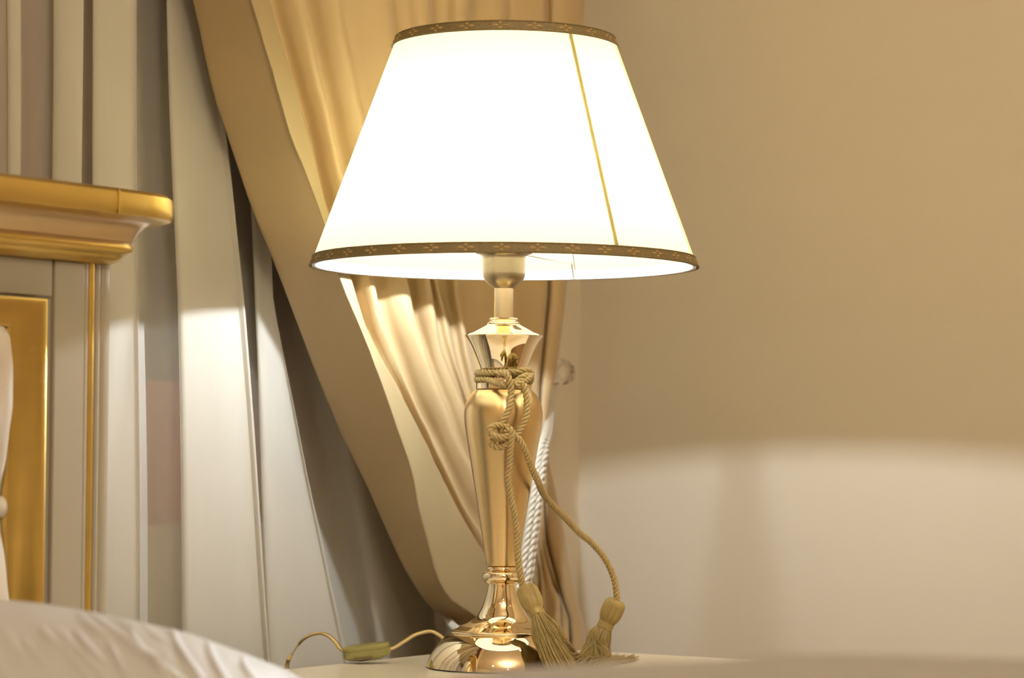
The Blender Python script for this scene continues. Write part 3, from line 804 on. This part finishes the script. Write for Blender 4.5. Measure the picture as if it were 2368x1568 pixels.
def streamline(k):
    up = smooth_tab(LINES[k]+[TIE[k]]); lo = smooth_tab([TIE[k]]+LOW[k])
    ye = TIE[k][0]
    out = []
    for i in range(NT+1):
        t = i/NT; y = -900+(ye+900)*t
        y = -900+(ye+900)*(1-(1-t)**1.15)
        if y < -40:
            x = lerp_tab(up, -40) + (y+40)*(lerp_tab(up, 0)-lerp_tab(up, -40))/40*0.75
        else: x = lerp_tab(up, y)
        out.append((x, y))
    yl = LOW[k][-1][0]
    for i in range(1, NLW+1):
        t = i/NLW; y = ye+(yl-ye)*t**1.4
        out.append((lerp_tab(lo, y), y))
    return out
SLN = {k: streamline(k) for k in keys}
def tight(i):   # 0 free cloth .. 1 at the tie
    t = i-NT
    return math.exp(-(t/9.0)**2)
# column specs: (left key, right key, fraction, offset from wall, hem?)
RI, VA = 0.191, 0.161
cols = [('A', 'B', 0.05, 0.103, 0), ('A', 'B', 0.0, 0.106, 0), ('A', 'B', 0.08, 0.115, 0), ('A', 'B', 0.35, 0.139, 0), ('A', 'B', 0.7, 0.170, 0), ('A', 'B', 0.94, 0.191, 0),
        ('B', 'C', 0.0, 0.1975, 1), ('B', 'C', 0.12, 0.199, 1), ('B', 'C', 0.5, 0.1970, 1), ('B', 'C', 0.95, 0.1925, 1), ('B', 'C', 1.01, 0.1885, 1), ('B', 'C', 0.96, 0.182, 0)]
pairs = ['CD', 'DE', 'EF', 'FG', 'GH', 'HI', 'IJ', 'JK']
for n_, pr in enumerate(pairs):
    a, b = pr
    va, ri = VA, RI
    if pr == 'FG': va, ri = 0.163, 0.184
    if pr == 'GH': va, ri = 0.158, 0.182
    if pr == 'HI': va, ri = 0.158, 0.174
    if pr == 'IJ': va, ri = 0.160, 0.176
    if pr == 'JK': va, ri = 0.138, 0.165
    if pr == 'JK':
        cols += [(a, b, 0.02, 0.150, 0), (a, b, 0.07, 0.147, 0), (a, b, 0.22, 0.158, 0), (a, b, 0.6, 0.166, 0), (a, b, 0.9, 0.163, 0)]
    elif pr in ('CD', 'DE', 'EF', 'IJ'):
        cols += [(a, b, -0.03, va, 0), (a, b, 0.15, va+0.003, 0), (a, b, 0.45, va+(ri-va)*0.55, 0), (a, b, 0.78, ri-0.002, 0), (a, b, 0.95, ri, 0), (a, b, 1.01, ri-0.007, 0)]
    else:
        cols += [(a, b, 0.02, va, 0), (a, b, 0.30, va+0.004, 0), (a, b, 0.62, ri-0.003, 0), (a, b, 0.88, ri, 0)]
cols += [('J', 'K', 1.0, 0.14, 0), ('J', 'K', 0.9, 0.11, 0)]
crs = []
for i in range(NT+NLW+1):
    base = []
    tg = tight(i)
    low = max(0, (i-NT)/NLW)
    for a, b, fcl, o, hm in cols:
        xa, ya = SLN[a][i]; xb, yb = SLN[b][i]
        x = xa+(xb-xa)*fcl; y = ya+(yb-ya)*fcl
        if a != 'A':
            wk = max(0.40, min(1.0, abs(xb-xa)/42.0))
            mid_o = 0.196 if a == 'B' else (0.178 if a in 'CDE' else 0.168)
            o = mid_o+(o-mid_o)*wk
        o2 = o+(0.176-o)*tg*0.55
        o2 = o2 + (0.0 if i < NT else -0.02*low)
        o2 = 0.106+(o2-0.106)*0.815 if o2 > 0.106 else max(o2, 0.103)
        # little puckers where the folds bend
        base.append((x, y, min(o2, 0.206)))
    base = cr(base, 4)
    row = []
    for q in base:
        p = on_y(q.x, q.y, YW-q.z)
        row.append(p)
    crs.append(row)
# wrinkle noise and hem
for i, row in enumerate(crs):
    for j, p in enumerate(row):
        nz_ = mnoise.noise(Vector((p.x*18, p.z*5, 3)))*0.0022+mnoise.noise(Vector((p.x*40-p.z*20, p.z*14, 8)))*0.0010
        p.y += nz_
        p.z = min(max(p.z, 0.015), 2.46)
        p.x = min(p.x, XR-0.012)
g = G()
hemc = [(k*4, (k+1)*4) for k, c in enumerate(cols[:-1]) if c[4] and cols[k+1][4]]
def mifn(i, j):
    return 1 if any(a <= j < b for a, b in hemc) and i <= NT else 0
g.grid(crs, mifn=mifn)
drp = empty('drape', (LX+0.3, YW-0.17, 0), 'heavy gold satin drape swept diagonally and tied back behind the lamp', 'curtain')
g.build('drape_panel', [M_drape, M_drape_hem], drp, sharp=0)

# tieback rope
tbk = empty('curtain_tieback', on_y(1258, 1010, YW-0.2), 'ivory twisted satin rope tieback looped round the gold drape', 'tieback')
tp = [(1278, 880, 0.06), (1272, 930, 0.11), (1267, 985, 0.155), (1259, 1025, 0.205), (1249, 1075, 0.214), (1241, 1140, 0.216), (1232, 1205, 0.217), (1222, 1275, 0.217), (1212, 1340, 0.216), (1184, 1405, 0.212), (1125, 1456, 0.206), (1072, 1474, 0.19), (1046, 1462, 0.160), (1036, 1438, 0.12), (1044, 1400, 0.09)]
pts = [on_y(a, b, YW-o) for a, b, o in tp]
ctr = cr(pts, 8)
g = G()
for k, dx in enumerate((-0.0062, 0.0, 0.0062)):
    pth = []
    for i, p in enumerate(ctr):
        t = (ctr[min(i+1, len(ctr)-1)]-ctr[max(i-1, 0)]).normalized()
        sd = t.cross(Vector((0, -1, 0))).normalized()
        fan = 0.55+0.75*min(1, i/60)
        pth.append(p+sd*dx*fan+Vector((0, -0.002*(k % 2), 0)))
    ropegeo(g, pth, rs=0.0022, rh=0.0025, pitch=0.024, step=0.0015, n=8)
g.build('rope', M_white_rope, tbk, sharp=0)
# crystal holdback on the window wall
kc = on_y(1299, 862, YW-0.085)
hold = empty('curtain_holdback', (kc.x, YW, kc.z), 'faceted crystal holdback knob peeking out right of the drape', 'holdback')
G().tube([Vector((kc.x, YW, kc.z)), Vector((kc.x, YW-0.06, kc.z))], 0.005, 12).build('stem', M_steel, hold)
bm = bmesh.new(); bmesh.ops.create_icosphere(bm, subdivisions=2, radius=0.0165)
gk = G(); gk.add([(v.co.x+kc.x, v.co.y*1.0+kc.y, v.co.z*1.0+kc.z) for v in bm.verts], [tuple(v.index for v in f_.verts) for f_ in bm.faces]); bm.free()
gk.build('crystal_knob', M_crystal, hold, smooth=False)

# ------------------------------------------------------------------ sheer curtain: soft S pleats in front of the window
SH = [  # (px at rows 0, 700, 1450), offset
 ((-3900, -3900, -3900), 0.050), ((-3730, -3730, -3730), 0.100), ((-3770, -3770, -3770), 0.085),
 ((-3630, -3630, -3630), 0.050), ((-3460, -3460, -3460), 0.100), ((-3500, -3500, -3500), 0.085),
 ((-3360, -3360, -3360), 0.050), ((-3190, -3190, -3190), 0.100), ((-3230, -3230, -3230), 0.085),
 ((-3090, -3090, -3090), 0.050), ((-2920, -2920, -2920), 0.100), ((-2960, -2960, -2960), 0.085),
 ((-2820, -2820, -2820), 0.050), ((-2650, -2650, -2650), 0.100), ((-2690, -2690, -2690), 0.085),
 ((-2550, -2550, -2550), 0.050), ((-2380, -2380, -2380), 0.100), ((-2420, -2420, -2420), 0.085),
 ((-2280, -2280, -2280), 0.050), ((-2110, -2110, -2110), 0.100), ((-2150, -2150, -2150), 0.085),
 ((-2010, -2010, -2010), 0.050), ((-1840, -1840, -1840), 0.100), ((-1880, -1880, -1880), 0.085),
 ((-1740, -1740, -1740), 0.050), ((-1570, -1570, -1570), 0.100), ((-1610, -1610, -1610), 0.085),
 ((-1470, -1470, -1470), 0.050), ((-1300, -1300, -1300), 0.100), ((-1340, -1340, -1340), 0.085),
 ((-1200, -1200, -1200), 0.050), ((-1030, -1030, -1030), 0.100), ((-1070, -1070, -1070), 0.085),
 ((-930, -930, -930), 0.050), ((-760, -760, -760), 0.100), ((-800, -800, -800), 0.085),
 ((-660, -660, -660), 0.050), ((-490, -490, -490), 0.100), ((-530, -530, -530), 0.085),
 ((-420, -425, -430), 0.050), ((-260, -262, -265), 0.100), ((-300, -302, -305), 0.085), ((-140, -142, -145), 0.055),
 ((40, 38, 36), 0.092), ((15, 14, 12), 0.088), ((60, 60, 60), 0.050), ((191, 188, 186), 0.090), ((120, 120, 120), 0.080), ((180, 190, 190), 0.050),
 ((300, 305, 308), 0.088), ((317, 320, 322), 0.096), ((300, 304, 306), 0.092), ((212, 216, 220), 0.090), ((300, 310, 312), 0.055), ((380, 400, 420), 0.045),
 ((450, 520, 580), 0.076), ((488, 560, 616), 0.090), ((470, 545, 600), 0.085), ((388, 413, 425), 0.082), ((440, 470, 500), 0.060), ((560, 600, 640), 0.045),
 ((585, 612, 745), 0.070), ((600, 630, 785), 0.086), ((592, 620, 772), 0.082), ((560, 588, 620), 0.070), ((660, 680, 815), 0.048), ((760, 800, 880), 0.086), ((890, 940, 990), 0.064), ((900, 950, 998), 0.054), ((880, 930, 975), 0.046), ((620, 640, 690), 0.036)]
rows = []
NR = 60
for i in range(NR+1):
    y = -950+(2560+950)*i/NR
    base = []
    for (x0, x1, x2), o in SH:
        yy = max(-200, min(1700, y))
        x = x0+(x1-x0)*yy/700 if yy < 700 else x1+(x2-x1)*(yy-700)/750
        x += 3*math.sin(y*0.004+x0*0.01)
        base.append((x, y, o))
    row = []
    for q in cr(base, 6):
        p = on_y(q.x, q.y, YW-q.z)
        p.y += mnoise.noise(Vector((p.x*22, p.z*3, 7)))*0.002
        p.z = min(max(p.z, 0.015), 2.418)
        row.append(p)
    rows.append(row)
sh = G().grid(rows).build('sheer_curtain', M_sheer, origin=(LX-0.1, YW-0.08, 0), sharp=0)
props(sh, 'translucent ivory voile curtain hanging in soft pleats before the window', 'curtain')
# rods carry both curtains, above the picture
for yo, zr_, rr_, lb in ((0.08, 2.43, 0.009, 'slim brass rod holding the voile curtain, nearest the window'), (0.165, 2.49, 0.014, 'thick brass rod holding the gold drape')):
    r_ = G(); r_.tube([Vector((wx0-0.2, YW-yo, zr_)), Vector((XR-0.02, YW-yo, zr_))], rr_, 16)
    rod = r_.build('curtain_rod', M_polish, origin=((wx0+XR)/2, YW-yo, zr_))
    props(rod, lb, 'curtain rod')
    for bx in (wx0-0.1, XR-0.1):
        G().tube([Vector((bx, YW, zr_)), Vector((bx, YW-yo, zr_))], 0.006, 10).build('bracket', M_polish, rod)
